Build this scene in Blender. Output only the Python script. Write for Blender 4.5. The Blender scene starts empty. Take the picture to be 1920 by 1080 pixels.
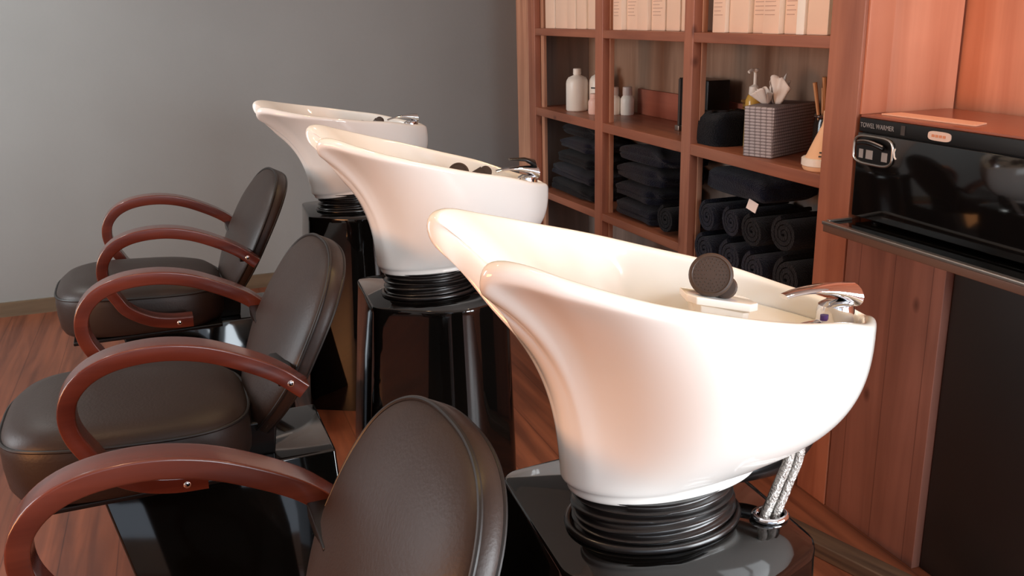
import bpy, bmesh, math, random
from mathutils import Vector, Matrix
random.seed(7)
S = bpy.context.scene
COL = S.collection
PI = math.pi

# ------------------------------------------------------------------ materials
def new_mat(name):
    m = bpy.data.materials.new(name); m.use_nodes = True
    nt = m.node_tree
    return m, nt, nt.nodes['Principled BSDF']

def lin(c):
    return tuple(((v / 255.0) / 12.92 if v / 255.0 <= 0.04045 else ((v / 255.0 + 0.055) / 1.055) ** 2.4) for v in c) + (1.0,)

def mat(name, rgb, rough=0.5, metal=0.0, coat=0.0, spec=0.5, bump=0.0, bscale=60.0, vary=0.0, vscale=4.0, stretch=(1, 1, 1), sheen=0.0, coatr=0.05, trans=0.0):
    m, nt, b = new_mat(name)
    c = lin(rgb)
    b.inputs['Base Color'].default_value = c
    b.inputs['Roughness'].default_value = rough
    b.inputs['Metallic'].default_value = metal
    b.inputs['Coat Weight'].default_value = coat
    b.inputs['Coat Roughness'].default_value = coatr
    b.inputs['Specular IOR Level'].default_value = spec
    b.inputs['Sheen Weight'].default_value = sheen
    b.inputs['Transmission Weight'].default_value = trans
    tc = nt.nodes.new('ShaderNodeTexCoord')
    mp = nt.nodes.new('ShaderNodeMapping'); mp.inputs['Scale'].default_value = stretch
    nt.links.new(tc.outputs['Object'], mp.inputs['Vector'])
    n = nt.nodes.new('ShaderNodeTexNoise'); n.inputs['Scale'].default_value = vscale; n.inputs['Detail'].default_value = 5
    nt.links.new(mp.outputs['Vector'], n.inputs['Vector'])
    r = nt.nodes.new('ShaderNodeValToRGB')
    lo = tuple(v * (1 - vary) for v in c[:3]) + (1,); hi = tuple(min(1, v * (1 + vary)) for v in c[:3]) + (1,)
    r.color_ramp.elements[0].position = 0.3; r.color_ramp.elements[0].color = lo
    r.color_ramp.elements[1].position = 0.7; r.color_ramp.elements[1].color = hi
    nt.links.new(n.outputs['Fac'], r.inputs['Fac'])
    nt.links.new(r.outputs['Color'], b.inputs['Base Color'])
    if bump > 0:
        n2 = nt.nodes.new('ShaderNodeTexNoise'); n2.inputs['Scale'].default_value = bscale; n2.inputs['Detail'].default_value = 4
        nt.links.new(mp.outputs['Vector'], n2.inputs['Vector'])
        bp = nt.nodes.new('ShaderNodeBump'); bp.inputs['Strength'].default_value = bump; bp.inputs['Distance'].default_value = 0.01
        nt.links.new(n2.outputs['Fac'], bp.inputs['Height']); nt.links.new(bp.outputs['Normal'], b.inputs['Normal'])
    return m

def wood(name, rgb_a, rgb_b, axis='Z', scale=3.0, rough=0.5, coat=0.0, knots=True, planks=None, rot=(0, 0, 0)):
    """long grain along axis; planks=(width, axis index across) draws seams"""
    m, nt, b = new_mat(name)
    b.inputs['Roughness'].default_value = rough; b.inputs['Coat Weight'].default_value = coat; b.inputs['Coat Roughness'].default_value = 0.15
    tc = nt.nodes.new('ShaderNodeTexCoord'); mp = nt.nodes.new('ShaderNodeMapping')
    st = {'X': (0.6, 9, 9), 'Y': (9, 0.6, 9), 'Z': (9, 9, 0.6)}[axis]
    mp.inputs['Scale'].default_value = st; mp.inputs['Rotation'].default_value = rot
    nt.links.new(tc.outputs['Object'], mp.inputs['Vector'])
    n = nt.nodes.new('ShaderNodeTexNoise'); n.inputs['Scale'].default_value = scale; n.inputs['Detail'].default_value = 8; n.inputs['Distortion'].default_value = 0.8
    nt.links.new(mp.outputs['Vector'], n.inputs['Vector'])
    r = nt.nodes.new('ShaderNodeValToRGB')
    r.color_ramp.elements[0].position = 0.32; r.color_ramp.elements[0].color = lin(rgb_a)
    r.color_ramp.elements[1].position = 0.68; r.color_ramp.elements[1].color = lin(rgb_b)
    nt.links.new(n.outputs['Fac'], r.inputs['Fac'])
    col = r.outputs['Color']
    n3 = nt.nodes.new('ShaderNodeTexNoise'); n3.inputs['Scale'].default_value = 2.3; n3.inputs['Detail'].default_value = 3
    nt.links.new(tc.outputs['Object'], n3.inputs['Vector'])
    mx = nt.nodes.new('ShaderNodeMix'); mx.data_type = 'RGBA'; mx.blend_type = 'MULTIPLY'
    r3 = nt.nodes.new('ShaderNodeValToRGB'); r3.color_ramp.elements[0].position = 0.3; r3.color_ramp.elements[0].color = (0.72, 0.7, 0.68, 1)
    r3.color_ramp.elements[1].position = 0.65; r3.color_ramp.elements[1].color = (1, 1, 1, 1)
    nt.links.new(n3.outputs['Fac'], r3.inputs['Fac'])
    mx.inputs['Factor'].default_value = 0.8
    nt.links.new(col, mx.inputs[6]); nt.links.new(r3.outputs['Color'], mx.inputs[7]); col = mx.outputs[2]
    if knots:
        v = nt.nodes.new('ShaderNodeTexVoronoi'); v.inputs['Scale'].default_value = 5.5
        mp2 = nt.nodes.new('ShaderNodeMapping'); mp2.inputs['Scale'].default_value = tuple(0.6 if a < 1 else 1.0 for a in st)
        nt.links.new(tc.outputs['Object'], mp2.inputs['Vector']); nt.links.new(mp2.outputs['Vector'], v.inputs['Vector'])
        r2 = nt.nodes.new('ShaderNodeValToRGB'); r2.color_ramp.elements[0].position = 0.03; r2.color_ramp.elements[0].color = (0.3, 0.2, 0.17, 1)
        r2.color_ramp.elements[1].position = 0.085; r2.color_ramp.elements[1].color = (1, 1, 1, 1)
        nt.links.new(v.outputs['Distance'], r2.inputs['Fac'])
        m2 = nt.nodes.new('ShaderNodeMix'); m2.data_type = 'RGBA'; m2.blend_type = 'MULTIPLY'; m2.inputs['Factor'].default_value = 0.8
        nt.links.new(col, m2.inputs[6]); nt.links.new(r2.outputs['Color'], m2.inputs[7]); col = m2.outputs[2]
    if planks:
        w, ax = planks
        sp = nt.nodes.new('ShaderNodeSeparateXYZ'); nt.links.new(tc.outputs['Object'], sp.inputs[0])
        d = nt.nodes.new('ShaderNodeMath'); d.operation = 'DIVIDE'; d.inputs[1].default_value = w; nt.links.new(sp.outputs[ax], d.inputs[0])
        fr = nt.nodes.new('ShaderNodeMath'); fr.operation = 'FRACT'; nt.links.new(d.outputs[0], fr.inputs[0])
        r4 = nt.nodes.new('ShaderNodeValToRGB'); e = r4.color_ramp.elements
        e[0].position = 0.0; e[0].color = (0.35, 0.28, 0.25, 1); e[1].position = 0.03; e[1].color = (1, 1, 1, 1)
        nt.links.new(fr.outputs[0], r4.inputs['Fac'])
        m4 = nt.nodes.new('ShaderNodeMix'); m4.data_type = 'RGBA'; m4.blend_type = 'MULTIPLY'; m4.inputs['Factor'].default_value = 1
        nt.links.new(col, m4.inputs[6]); nt.links.new(r4.outputs['Color'], m4.inputs[7]); col = m4.outputs[2]
    nt.links.new(col, b.inputs['Base Color'])
    bp = nt.nodes.new('ShaderNodeBump'); bp.inputs['Strength'].default_value = 0.15; bp.inputs['Distance'].default_value = 0.004
    nt.links.new(n.outputs['Fac'], bp.inputs['Height']); nt.links.new(bp.outputs['Normal'], b.inputs['Normal'])
    return m

def weave(name, rgb_a, rgb_b, scale):
    m, nt, b = new_mat(name); b.inputs['Roughness'].default_value = 0.75
    tc = nt.nodes.new('ShaderNodeTexCoord')
    br = nt.nodes.new('ShaderNodeTexChecker')
    mp = nt.nodes.new('ShaderNodeMapping'); mp.inputs['Rotation'].default_value = (0.0, 0, 0.0)
    nt.links.new(tc.outputs['Generated'], mp.inputs['Vector'])
    w1 = nt.nodes.new('ShaderNodeTexWave'); w1.bands_direction = 'Z'; w1.inputs['Scale'].default_value = scale
    nt.links.new(mp.outputs['Vector'], w1.inputs['Vector'])
    sep = nt.nodes.new('ShaderNodeSeparateXYZ'); nt.links.new(mp.outputs['Vector'], sep.inputs[0])
    ad = nt.nodes.new('ShaderNodeMath'); ad.operation = 'ADD'; nt.links.new(sep.outputs[0], ad.inputs[0]); nt.links.new(sep.outputs[1], ad.inputs[1])
    mu = nt.nodes.new('ShaderNodeMath'); mu.operation = 'MULTIPLY'; mu.inputs[1].default_value = scale * 20 * 0.55; nt.links.new(ad.outputs[0], mu.inputs[0])
    sn = nt.nodes.new('ShaderNodeMath'); sn.operation = 'SINE'; nt.links.new(mu.outputs[0], sn.inputs[0])
    ab = nt.nodes.new('ShaderNodeMath'); ab.operation = 'ABSOLUTE'; nt.links.new(sn.outputs[0], ab.inputs[0])
    pr = nt.nodes.new('ShaderNodeMath'); pr.operation = 'MULTIPLY'; nt.links.new(ab.outputs[0], pr.inputs[0]); nt.links.new(w1.outputs['Fac'], pr.inputs[1])
    r = nt.nodes.new('ShaderNodeValToRGB'); r.color_ramp.elements[0].color = lin(rgb_a); r.color_ramp.elements[1].color = lin(rgb_b)
    r.color_ramp.elements[0].position = 0.02; r.color_ramp.elements[1].position = 0.3
    nt.links.new(pr.outputs[0], r.inputs['Fac']); nt.links.new(r.outputs['Color'], b.inputs['Base Color'])
    bp = nt.nodes.new('ShaderNodeBump'); bp.inputs['Strength'].default_value = 0.4; bp.inputs['Distance'].default_value = 0.003
    nt.links.new(pr.outputs[0], bp.inputs['Height']); nt.links.new(bp.outputs['Normal'], b.inputs['Normal'])
    return m

M = {}
M['wall'] = mat('grey_wall_paint', (138, 139, 137), 0.62, vary=0.05, vscale=1.3, bump=0.04, bscale=90, spec=0.3)
M['white_wall'] = mat('pale_plaster', (205, 200, 192), 0.8, vary=0.03)
M['floor'] = wood('reddish_floor_boards', (98, 52, 34), (140, 80, 54), 'Y', 2.5, 0.42, 0.08, False, (0.145, 0))
M['shelf'] = wood('stained_pine', (150, 88, 64), (184, 118, 90), 'Z', 2.2, 0.5, 0.1)
M['shelf_y'] = wood('stained_pine_board', (136, 78, 56), (172, 108, 80), 'Y', 2.2, 0.45, 0.1)
M['shelf_edge'] = wood('pale_pine_edge', (176, 118, 90), (214, 158, 126), 'Z', 2.5, 0.5, 0.05, False)
M['shelf_back'] = wood('aged_back_panel', (140, 106, 84), (172, 136, 112), 'Z', 2.0, 0.6, 0, False)
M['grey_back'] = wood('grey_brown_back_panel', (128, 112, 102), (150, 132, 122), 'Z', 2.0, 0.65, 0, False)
M['red_board'] = wood('red_brown_board', (150, 82, 62), (172, 98, 76), 'Y', 2.0, 0.5, 0.05, False)
M['ply'] = wood('salmon_plywood', (208, 132, 100), (230, 158, 126), 'Z', 1.5, 0.45, 0.15)
M['panel'] = wood('red_brown_planks', (134, 88, 74), (162, 110, 94), 'Z', 2.0, 0.5, 0.08, True, (0.122, 1))
M['batten'] = wood('old_batten', (62, 44, 32), (104, 80, 60), 'Y', 3, 0.6, 0)
M['base_tan'] = wood('tan_skirting', (96, 80, 62), (120, 102, 80), 'X', 2, 0.5, 0.1, False)
M['gloss'] = mat('black_gloss_lacquer', (9, 8, 7), 0.05, coat=0.25, spec=0.5, vary=0.1, coatr=0.03)
M['black_pl'] = mat('black_plastic', (16, 15, 15), 0.3, vary=0.1, spec=0.4)
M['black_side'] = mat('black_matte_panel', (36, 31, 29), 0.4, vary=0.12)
M['rubber'] = mat('black_rubber_bellows', (20, 16, 15), 0.28, vary=0.15, spec=0.55)
M['leather'] = mat('black_vinyl', (42, 29, 23), 0.46, vary=0.12, vscale=3, bump=0.06, bscale=180, spec=0.42)
M['welt'] = mat('black_piping', (24, 19, 17), 0.45, vary=0.05)
M['mahogany'] = wood('red_mahogany', (84, 34, 22), (116, 54, 38), 'X', 1.6, 0.25, 0.5, False)
M['ceramic'] = mat('white_ceramic', (236, 232, 226), 0.09, coat=0.4, vary=0.0, spec=0.5)
M['chrome'] = mat('chrome', (225, 225, 228), 0.06, metal=1.0)
M['steel'] = mat('braided_steel', (170, 165, 160), 0.3, metal=1.0, bump=0.5, bscale=300)
M['head'] = mat('dark_brown_plastic', (62, 47, 39), 0.42, vary=0.1)
M['towel'] = mat('navy_terry', (13, 16, 32), 0.95, vary=0.3, vscale=25, bump=0.8, bscale=240, sheen=0.15, spec=0.1)
M['towel_k'] = mat('black_terry', (13, 14, 20), 0.95, vary=0.3, vscale=25, bump=0.8, bscale=240, sheen=0.1, spec=0.1)
M['tag'] = mat('white_cloth_tag', (235, 215, 205), 0.8)
M['white_pl'] = mat('white_plastic', (238, 228, 215), 0.35, vary=0.02)
M['cream_pl'] = mat('cream_plastic', (236, 190, 150), 0.4, vary=0.02)
M['pink_pl'] = mat('pinkish_plastic', (235, 195, 180), 0.4, vary=0.02)
M['frost'] = mat('frosted_cap', (205, 185, 175), 0.3, vary=0.02)
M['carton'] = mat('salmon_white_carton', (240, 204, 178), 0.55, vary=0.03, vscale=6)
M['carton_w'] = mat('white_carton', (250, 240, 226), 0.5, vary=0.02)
M['print'] = mat('grey_print', (196, 158, 138), 0.6)
M['dark_print'] = mat('dark_print', (60, 52, 48), 0.6)
M['amber'] = mat('amber_liquid', (205, 160, 70), 0.15, vary=0.05)
M['wicker'] = weave('yellow_wicker', (140, 100, 50), (205, 165, 95), 3.0)
M['grey_weave'] = weave('grey_woven_cover', (112, 100, 98), (176, 164, 162), 5.0)
M['tissue'] = mat('tissue_paper', (244, 228, 214), 0.9, vary=0.03)
M['glassjar'] = mat('smoky_glass', (70, 60, 55), 0.08, trans=0.6)
M['stick'] = wood('pale_sticks', (200, 140, 90), (225, 165, 115), 'Z', 3, 0.6, 0, False)
M['glass_door'] = mat('dark_glass_door', (14, 13, 13), 0.06, coat=0.5, vary=0.05)
M['grey_text'] = mat('silver_lettering', (150, 148, 146), 0.45)
M['silver'] = mat('brushed_silver', (175, 168, 160), 0.3, metal=0.9)
M['brown_trim'] = mat('brown_metal_edge', (120, 92, 78), 0.35, metal=0.3, vary=0.08)
M['top_reflection'] = mat('plywood_reflection_top', (150, 84, 62), 0.3, vary=0.12, vscale=6, coat=0.2)  # red brown tint stands for plywood mirrored in a black top
M['lit_patch'] = mat('pale_salmon_lit_patch', (250, 190, 155), 0.6)  # pale tone of the lit patch on the warmer top
M['badge'] = mat('pale_badge', (225, 200, 185), 0.4)
M['orange_print'] = mat('orange_print', (215, 140, 100), 0.5)
M['blue_dot'] = mat('purple_marker', (70, 40, 110), 0.3)
M['red_dot'] = mat('red_marker', (150, 40, 30), 0.3)

# ------------------------------------------------------------------ mesh helpers
class MB:
    def __init__(s): s.v = []; s.f = []; s.mi = []; s.cur = 0
    def add(s, vs, fs):
        o = len(s.v); s.v += [tuple(p) for p in vs]
        for f in fs: s.f.append(tuple(i + o for i in f)); s.mi.append(s.cur)
        return s
    def box(s, x0, x1, y0, y1, z0, z1, M4=None):
        vs = [Vector((x, y, z)) for z in (z0, z1) for y in (y0, y1) for x in (x0, x1)]
        if M4: vs = [M4 @ p for p in vs]
        return s.add(vs, [(0, 2, 3, 1), (4, 5, 7, 6), (0, 1, 5, 4), (2, 6, 7, 3), (0, 4, 6, 2), (1, 3, 7, 5)])
    def loft(s, rings, closed=True, cap0=True, cap1=True):
        n = len(rings[0]); vs = [p for r in rings for p in r]; fs = []
        for i in range(len(rings) - 1):
            for j in range(n if closed else n - 1):
                k = (j + 1) % n
                fs.append((i * n + j, i * n + k, (i + 1) * n + k, (i + 1) * n + j))
        if cap0: fs.append(tuple(range(n - 1, -1, -1)))
        if cap1: fs.append(tuple((len(rings) - 1) * n + j for j in range(n)))
        return s.add(vs, fs)
    def lathe(s, prof, cx=0, cy=0, n=32, sx=1, sy=1):
        return s.loft([[(cx + r * sx * math.cos(2 * PI * j / n), cy + r * sy * math.sin(2 * PI * j / n), z) for j in range(n)] for r, z in prof])
    def tube(s, path, r, n=12, closed=False):
        path = [Vector(p) for p in path]; rings = []
        rr = r if isinstance(r, (list, tuple)) else [r] * len(path)
        up = None
        for i, p in enumerate(path):
            if closed: t = path[(i + 1) % len(path)] - path[i - 1]
            else: t = path[min(i + 1, len(path) - 1)] - path[max(i - 1, 0)]
            t.normalize()
            if up is None:
                up = Vector((0, 0, 1)) if abs(t.z) < 0.9 else Vector((1, 0, 0))
            a = t.cross(up).normalized(); b = a.cross(t).normalized(); up = b
            rings.append([p + rr[i] * (a * math.cos(2 * PI * j / n) + b * math.sin(2 * PI * j / n)) for j in range(n)])
        if closed: rings.append(rings[0])
        return s.loft(rings, True, not closed, not closed)

def obj(name, mb, mats, parent=None, smooth=40, bevel=0, bseg=3, loc=None, sub=0):
    me = bpy.data.meshes.new(name)
    me.from_pydata(mb.v, [], mb.f)
    if not isinstance(mats, (list, tuple)): mats = [mats]
    for m in mats: me.materials.append(m)
    for p, i in zip(me.polygons, mb.mi): p.material_index = i
    bm = bmesh.new(); bm.from_mesh(me)
    bmesh.ops.remove_doubles(bm, verts=bm.verts, dist=1e-6)
    bmesh.ops.recalc_face_normals(bm, faces=bm.faces)
    if bevel > 0:
        es = [e for e in bm.edges if len(e.link_faces) == 2 and e.calc_face_angle(0) > 0.6]
        bmesh.ops.bevel(bm, geom=es, offset=bevel, segments=bseg, profile=0.6, affect='EDGES')
    bm.to_mesh(me); bm.free()
    if smooth:
        for p in me.polygons: p.use_smooth = True
        me.set_sharp_from_angle(angle=math.radians(smooth))
    o = bpy.data.objects.new(name, me); COL.objects.link(o)
    if parent: o.parent = parent
    if loc: o.location = loc
    if sub:
        md = o.modifiers.new('sub', 'SUBSURF'); md.levels = sub; md.render_levels = sub
    return o

def tag(o, label, cat, group=None):
    o['label'] = label; o['category'] = cat
    if group: o['group'] = group
    return o

def thing(name, label, cat, loc, group=None, rotz=0.0):
    o = bpy.data.objects.new(name, None); o.empty_display_size = 0.05
    COL.objects.link(o); o.location = loc; o.rotation_euler = (0, 0, rotz)
    return tag(o, label, cat, group)

def struct(name, mb, m, **k):
    o = obj(name, mb, m, **k); o['kind'] = 'structure'; return o

def spline(pts, n, closed=False):
    """Catmull-Rom"""
    P = [Vector(p) for p in pts]; out = []
    m = len(P); segs = m if closed else m - 1
    for i in range(segs):
        if closed: p0, p1, p2, p3 = P[(i - 1) % m], P[i], P[(i + 1) % m], P[(i + 2) % m]
        else:
            p1, p2 = P[i], P[i + 1]
            p0 = P[i - 1] if i > 0 else p1 * 2 - p2
            p3 = P[i + 2] if i + 2 < m else p2 * 2 - p1
        for k in range(n):
            t = k / n
            out.append(0.5 * ((2 * p1) + (p2 - p0) * t + (2 * p0 - 5 * p1 + 4 * p2 - p3) * t * t + (3 * p1 - p0 - 3 * p2 + p3) * t ** 3))
    if not closed: out.append(P[-1].copy())
    return out

def resample(pts, n):
    L = [0.0]
    for a, b in zip(pts, pts[1:]): L.append(L[-1] + (b - a).length)
    out = []; k = 0
    for i in range(n):
        d = L[-1] * i / (n - 1)
        while k < len(L) - 2 and L[k + 1] < d: k += 1
        t = (d - L[k]) / max(1e-9, L[k + 1] - L[k]); out.append(pts[k].lerp(pts[k + 1], t))
    return out

# ------------------------------------------------------------------ camera (fitted to the photo)
H = 1.37
def euler_m(a, b, c):
    ca, sa, cb, sb, cc, sc = math.cos(a), math.sin(a), math.cos(b), math.sin(b), math.cos(c), math.sin(c)
    Ry = Matrix(((ca, 0, sa), (0, 1, 0), (-sa, 0, ca))); Rx = Matrix(((1, 0, 0), (0, cb, -sb), (0, sb, cb))); Rz = Matrix(((cc, -sc, 0), (sc, cc, 0), (0, 0, 1)))
    R = Rz @ Rx @ Ry
    X = R @ Vector((1, 0, 0)); Y = R @ Vector((0, 0, 1)); Z = R @ Vector((0, -1, 0))
    return X, Y, Z
aX, aY, aZ = euler_m(-0.340, 0.293, -0.024)
right = Vector((aX[0], aY[0], aZ[0])); down = Vector((aX[1], aY[1], aZ[1])); fwd = Vector((aX[2], aY[2], aZ[2]))
cd = bpy.data.cameras.new('camera'); cam = bpy.data.objects.new('camera', cd); COL.objects.link(cam)
cd.sensor_width = 36; cd.lens = 36 * 1727 / 1920; cd.clip_start = 0.02
up = -down; back = -fwd
cam.matrix_world = Matrix(((right.x, up.x, back.x, 0), (right.y, up.y, back.y, 0), (right.z, up.z, back.z, H), (0, 0, 0, 1)))
S.camera = cam

# ------------------------------------------------------------------ room
XR = 1.92; YB = 4.85; XL = -2.6; YF = -2.4; ZC = 2.75
struct('floor', MB().box(XL - 0.1, XR + 0.1, YF - 0.1, YB + 0.1, -0.1, 0), M['floor'], smooth=0)
struct('wall_back', MB().box(XL - 0.1, XR + 0.1, YB, YB + 0.1, 0, ZC), M['wall'], smooth=0)
struct('wall_right', MB().box(XR, XR + 0.1, YF, -1.5, 0, ZC).box(XR, XR + 0.1, 0.1, YB, 0, ZC).box(XR, XR + 0.1, -1.5, 0.1, 0, 0.35).box(XR, XR + 0.1, -1.5, 0.1, 1.65, ZC), M['ply'], smooth=0)
struct('ceiling', MB().box(XL - 0.1, XR + 0.1, YF - 0.1, YB + 0.1, ZC, ZC + 0.1), M['white_wall'], smooth=0)
w = MB()   # front wall (behind the camera) with a wide shop window opening
w.box(XL - 0.1, -1.3, YF - 0.1, YF, 0, ZC).box(1.75, XR + 0.1, YF - 0.1, YF, 0, ZC).box(-1.3, 1.75, YF - 0.1, YF, 0, 0.2).box(-1.3, 1.75, YF - 0.1, YF, 2.3, ZC)
struct('wall_front', w, M['white_wall'], smooth=0)
w = MB()
w.box(XL - 0.1, XL, YF, 1.6, 0, ZC).box(XL - 0.1, XL, 4.2, YB, 0, ZC).box(XL - 0.1, XL, 1.6, 4.2, 0, 0.9).box(XL - 0.1, XL, 1.6, 4.2, 2.2, ZC)
struct('wall_left', w, M['white_wall'], smooth=0)
def frame(a0, a1, z0, z1, fix, ax):
    b = MB(); t = 0.06
    def bb(p0, p1, q0, q1):
        if ax == 'x': b.box(p0, p1, fix - 0.04, fix + 0.04, q0, q1)
        else: b.box(fix - 0.04, fix + 0.04, p0, p1, q0, q1)
    bb(a0, a1, z0, z0 + t); bb(a0, a1, z1 - t, z1); bb(a0, a0 + t, z0, z1); bb(a1 - t, a1, z0, z1)
    mid = (a0 + a1) / 2; bb(mid - t / 2, mid + t / 2, z0, z1)
    return b
struct('window_1', frame(-1.3, 1.75, 0.2, 2.3, YF - 0.05, 'x'), M['white_wall'], smooth=0)
struct('window_2', frame(1.6, 4.2, 0.9, 2.2, XL - 0.05, 'y'), M['white_wall'], smooth=0)
struct('window_3', frame(-1.5, 0.1, 0.35, 1.65, XR + 0.05, 'y'), M['white_wall'], smooth=0)
struct('baseboard_back', MB().box(XL, 1.58, YB - 0.018, YB, 0, 0.07), M['base_tan'], smooth=0)
bt = MB(); bt.box(-0.03, 0.03, -0.45, 0.22, 0.0, 0.04)
o = struct('trim_1', bt, M['batten'], bevel=0.004, loc=(1.47, 1.62, 0)); o.rotation_euler = (0, 0, 0.30)

# ------------------------------------------------------------------ shelving unit
XS = 1.60; XBK = 1.89
su = thing('shelving_unit', 'open reddish pine shelving unit with three bays along the right wall', 'shelves', (1.75, 3.1, 0))
def su_part(name, mb, m, label=None, **k):
    for i, p in enumerate(mb.v): mb.v[i] = (p[0] - 1.75, p[1] - 3.1, p[2])
    o = obj(name, mb, m, su, **k)
    if label: o['label'] = label
    return o
ZT = 2.25
su_part('end_post', MB().box(XS, XS + 0.04, 1.905, 2.028, 0, ZT), M['shelf'], bevel=0.002)
su_part('end_panel', MB().box(XS + 0.041, XBK + 0.02, 1.906, 1.93, 0, ZT), M['ply'], 'salmon plywood end panel', bevel=0.001)
su_part('end_panel', MB().box(XS + 0.01, XS + 0.085, 1.897, 1.9055, 1.10, ZT), M['ply'], 'narrow plywood strip at the panel edge', bevel=0.001)
for y0, y1 in ((2.705, 2.763), (3.39, 3.459)):
    d = MB(); d.box(XS - 0.001, XS + 0.03, y0, y1, 0.05, ZT)
    su_part('divider', d, M['shelf'], bevel=0.003)
    d = MB(); d.box(XS + 0.0305, XS + 0.05, y0 - 0.004, y0 + 0.02, 0.05, ZT)  # side strip in paler wood, standing for light on the upright
    su_part('divider_edge', d, M['shelf_edge'], 'near side of the divider painted paler as lit', bevel=0.001)
su_part('end_post', MB().box(XS - 0.001, XS + 0.03, 4.126, 4.209, 0, ZT), M['shelf'], bevel=0.003)
su_part('divider_edge', MB().box(XS + 0.0305, XS + 0.045, 4.09, 4.126, 0, ZT), M['shelf_edge'], 'near side of the divider painted paler as lit', bevel=0.001)  # paler strip again paints the lit side of the post
su_part('side_trim', MB().box(XS, XS + 0.03, 4.211, 4.37, 0, ZT), M['shelf_edge'], 'pale pine trim board beside the grey wall', bevel=0.003)
su_part('side_panel', MB().box(XS + 0.031, XBK, 4.16, 4.20, 0, ZT), M['grey_back'])
su_part('shelf', MB().box(XS + 0.002, XBK, 1.93, 4.16, 1.256, 1.287), M['shelf_y'], bevel=0.002)
su_part('shelf', MB().box(XS + 0.002, XBK, 1.93, 4.16, 0.891, 0.928), M['shelf_y'], bevel=0.002)
lo = MB(); lo.box(XS + 0.002, XBK, 2.74, 4.16, 0.530, 0.562)
for i, p in enumerate(lo.v): lo.v[i] = (p[0], p[1], p[2] - (p[1] - 3.2) * 0.024)
su_part('shelf', lo, M['shelf_y'], bevel=0.002)
su_part('shelf', MB().box(XS + 0.002, XBK, 1.93, 2.7395, 0.488, 0.520), M['shelf_y'], bevel=0.002)
su_part('shelf', MB().box(XS + 0.002, XBK, 1.93, 4.16, 0.08, 0.11), M['shelf_y'], bevel=0.002)
su_part('shelf', MB().box(XS + 0.002, XBK, 1.93, 4.16, 1.62, 1.65), M['shelf_y'], bevel=0.002)
su_part('back_panel', MB().box(XBK + 0.001, XBK + 0.012, 1.93, 4.20, 0.90, ZT), M['shelf_back'], smooth=0)
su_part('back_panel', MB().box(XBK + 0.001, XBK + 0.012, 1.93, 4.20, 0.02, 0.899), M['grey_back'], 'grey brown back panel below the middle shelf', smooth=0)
su_part('back_rail', MB().box(XBK - 0.014, XBK, 1.95, 3.62, 0.9285, 1.035), M['red_board'], 'red brown rail along the back of the middle shelf', bevel=0.002)

# cartons on the top shelf
edges = [[4.054, 3.94, 3.802, 3.711, 3.613, 3.49], [3.353, 3.275, 3.174, 3.09, 2.987, 2.89, 2.79], [2.636, 2.559, 2.452, 2.365, 2.283, 2.208, 2.169, 2.078]]
bayn = ['far left bay', 'middle bay', 'near right bay']
ordn = ['first', 'second', 'third', 'fourth', 'fifth', 'sixth', 'seventh']
back_set = {(0, 1): .004, (0, 3): .005, (0, 4): .012, (1, 1): .02, (1, 2): .012, (1, 3): .026, (1, 4): .03, (1, 5): .034, (2, 1): .012, (2, 2): .026, (2, 4): .016, (2, 6): .006}
for b, es in enumerate(edges):
    dx = 0.0
    n = len(es) - 1
    for i in range(n):
        y1, y0 = es[i], es[i + 1]; yc = (y0 + y1) / 2; wd = (y1 - y0) - 0.006
        dx = back_set.get((b, i), 0.0)
        hgt = 0.215 + 0.012 * ((i * 7 + b * 3) % 4)
        white = (b, i) in ((2, 5),)
        t = thing('carton', 'pale %s carton, %s from the left in the %s of the top shelf' % ('white' if white else 'salmon', ordn[i], bayn[b]), 'box', (1.625 + dx, yc, 1.2875), 'cartons on the top shelf')
        dep = 0.15
        obj('carton_body', MB().box(0, dep, -wd / 2, wd / 2, 0, hgt), M['carton_w' if white else 'carton'], t, bevel=0.0015, bseg=2)
        # near side face coloured white to stand for the light it catches
        obj('side_panel', MB().box(0.0005, dep, -wd / 2 - 0.0012, -wd / 2 - 0.0002, 0.001, hgt - 0.001), M['carton_w'], t, smooth=0)['label'] = 'side face painted white as lit'
        if (b, i) in ((1, 0), (1, 1), (1, 3), (2, 0), (2, 2), (2, 3), (2, 4)):
            p = MB()
            for k in range(9):
                z = 0.052 + k * 0.012; q = 0.6 + 0.3 * random.random()
                p.box(-0.0006, 0.0004, -wd * 0.4 + wd * 0.8 * (1 - q), wd * 0.4, z, z + 0.0024)
            obj('printed_lines', p, M['print'], t, smooth=0)['label'] = 'rows of faint grey print'

# middle shelf things
ZM = 0.9285
def bottle(name, label, loc, r, h, m, capm, neck=0.35, cap_h=0.16, group=None, label_mat=None):
    t = thing(name, label, 'bottle', loc, group)
    hb = h * (1 - cap_h)
    prof = [(0.001, 0), (r * .93, 0), (r, 0.006), (r, hb * .74), (r * .96, hb * .82), (r * .78, hb * .91), (r * neck * 1.15, hb * .97), (r * neck, hb)]
    obj('bottle_body', MB().lathe(prof, n=28), m, t, smooth=60)
    c = h - hb
    obj('cap', MB().lathe([(r * neck * 1.25, hb - 0.002), (r * neck * 1.3, hb + c * .1), (r * neck * 1.25, h - 0.002), (r * neck * 1.05, h), (0.0005, h)], n=24), capm, t, smooth=40)
    if label_mat:
        obj('label_band', MB().loft([[((r + .0006) * math.cos(a), (r + .0006) * math.sin(a), z) for a in [PI + 0.2 + k * .1 for k in range(8)]] for z in (hb * .60, hb * .64)], False, False, False), label_mat, t, smooth=60)
    return t
bottle('shampoo_bottle', 'larger white bottle, leftmost on the middle shelf', (1.702, 3.87, ZM), 0.05, 0.186, M['white_pl'], M['white_pl'], 0.28, 0.13)
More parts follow.
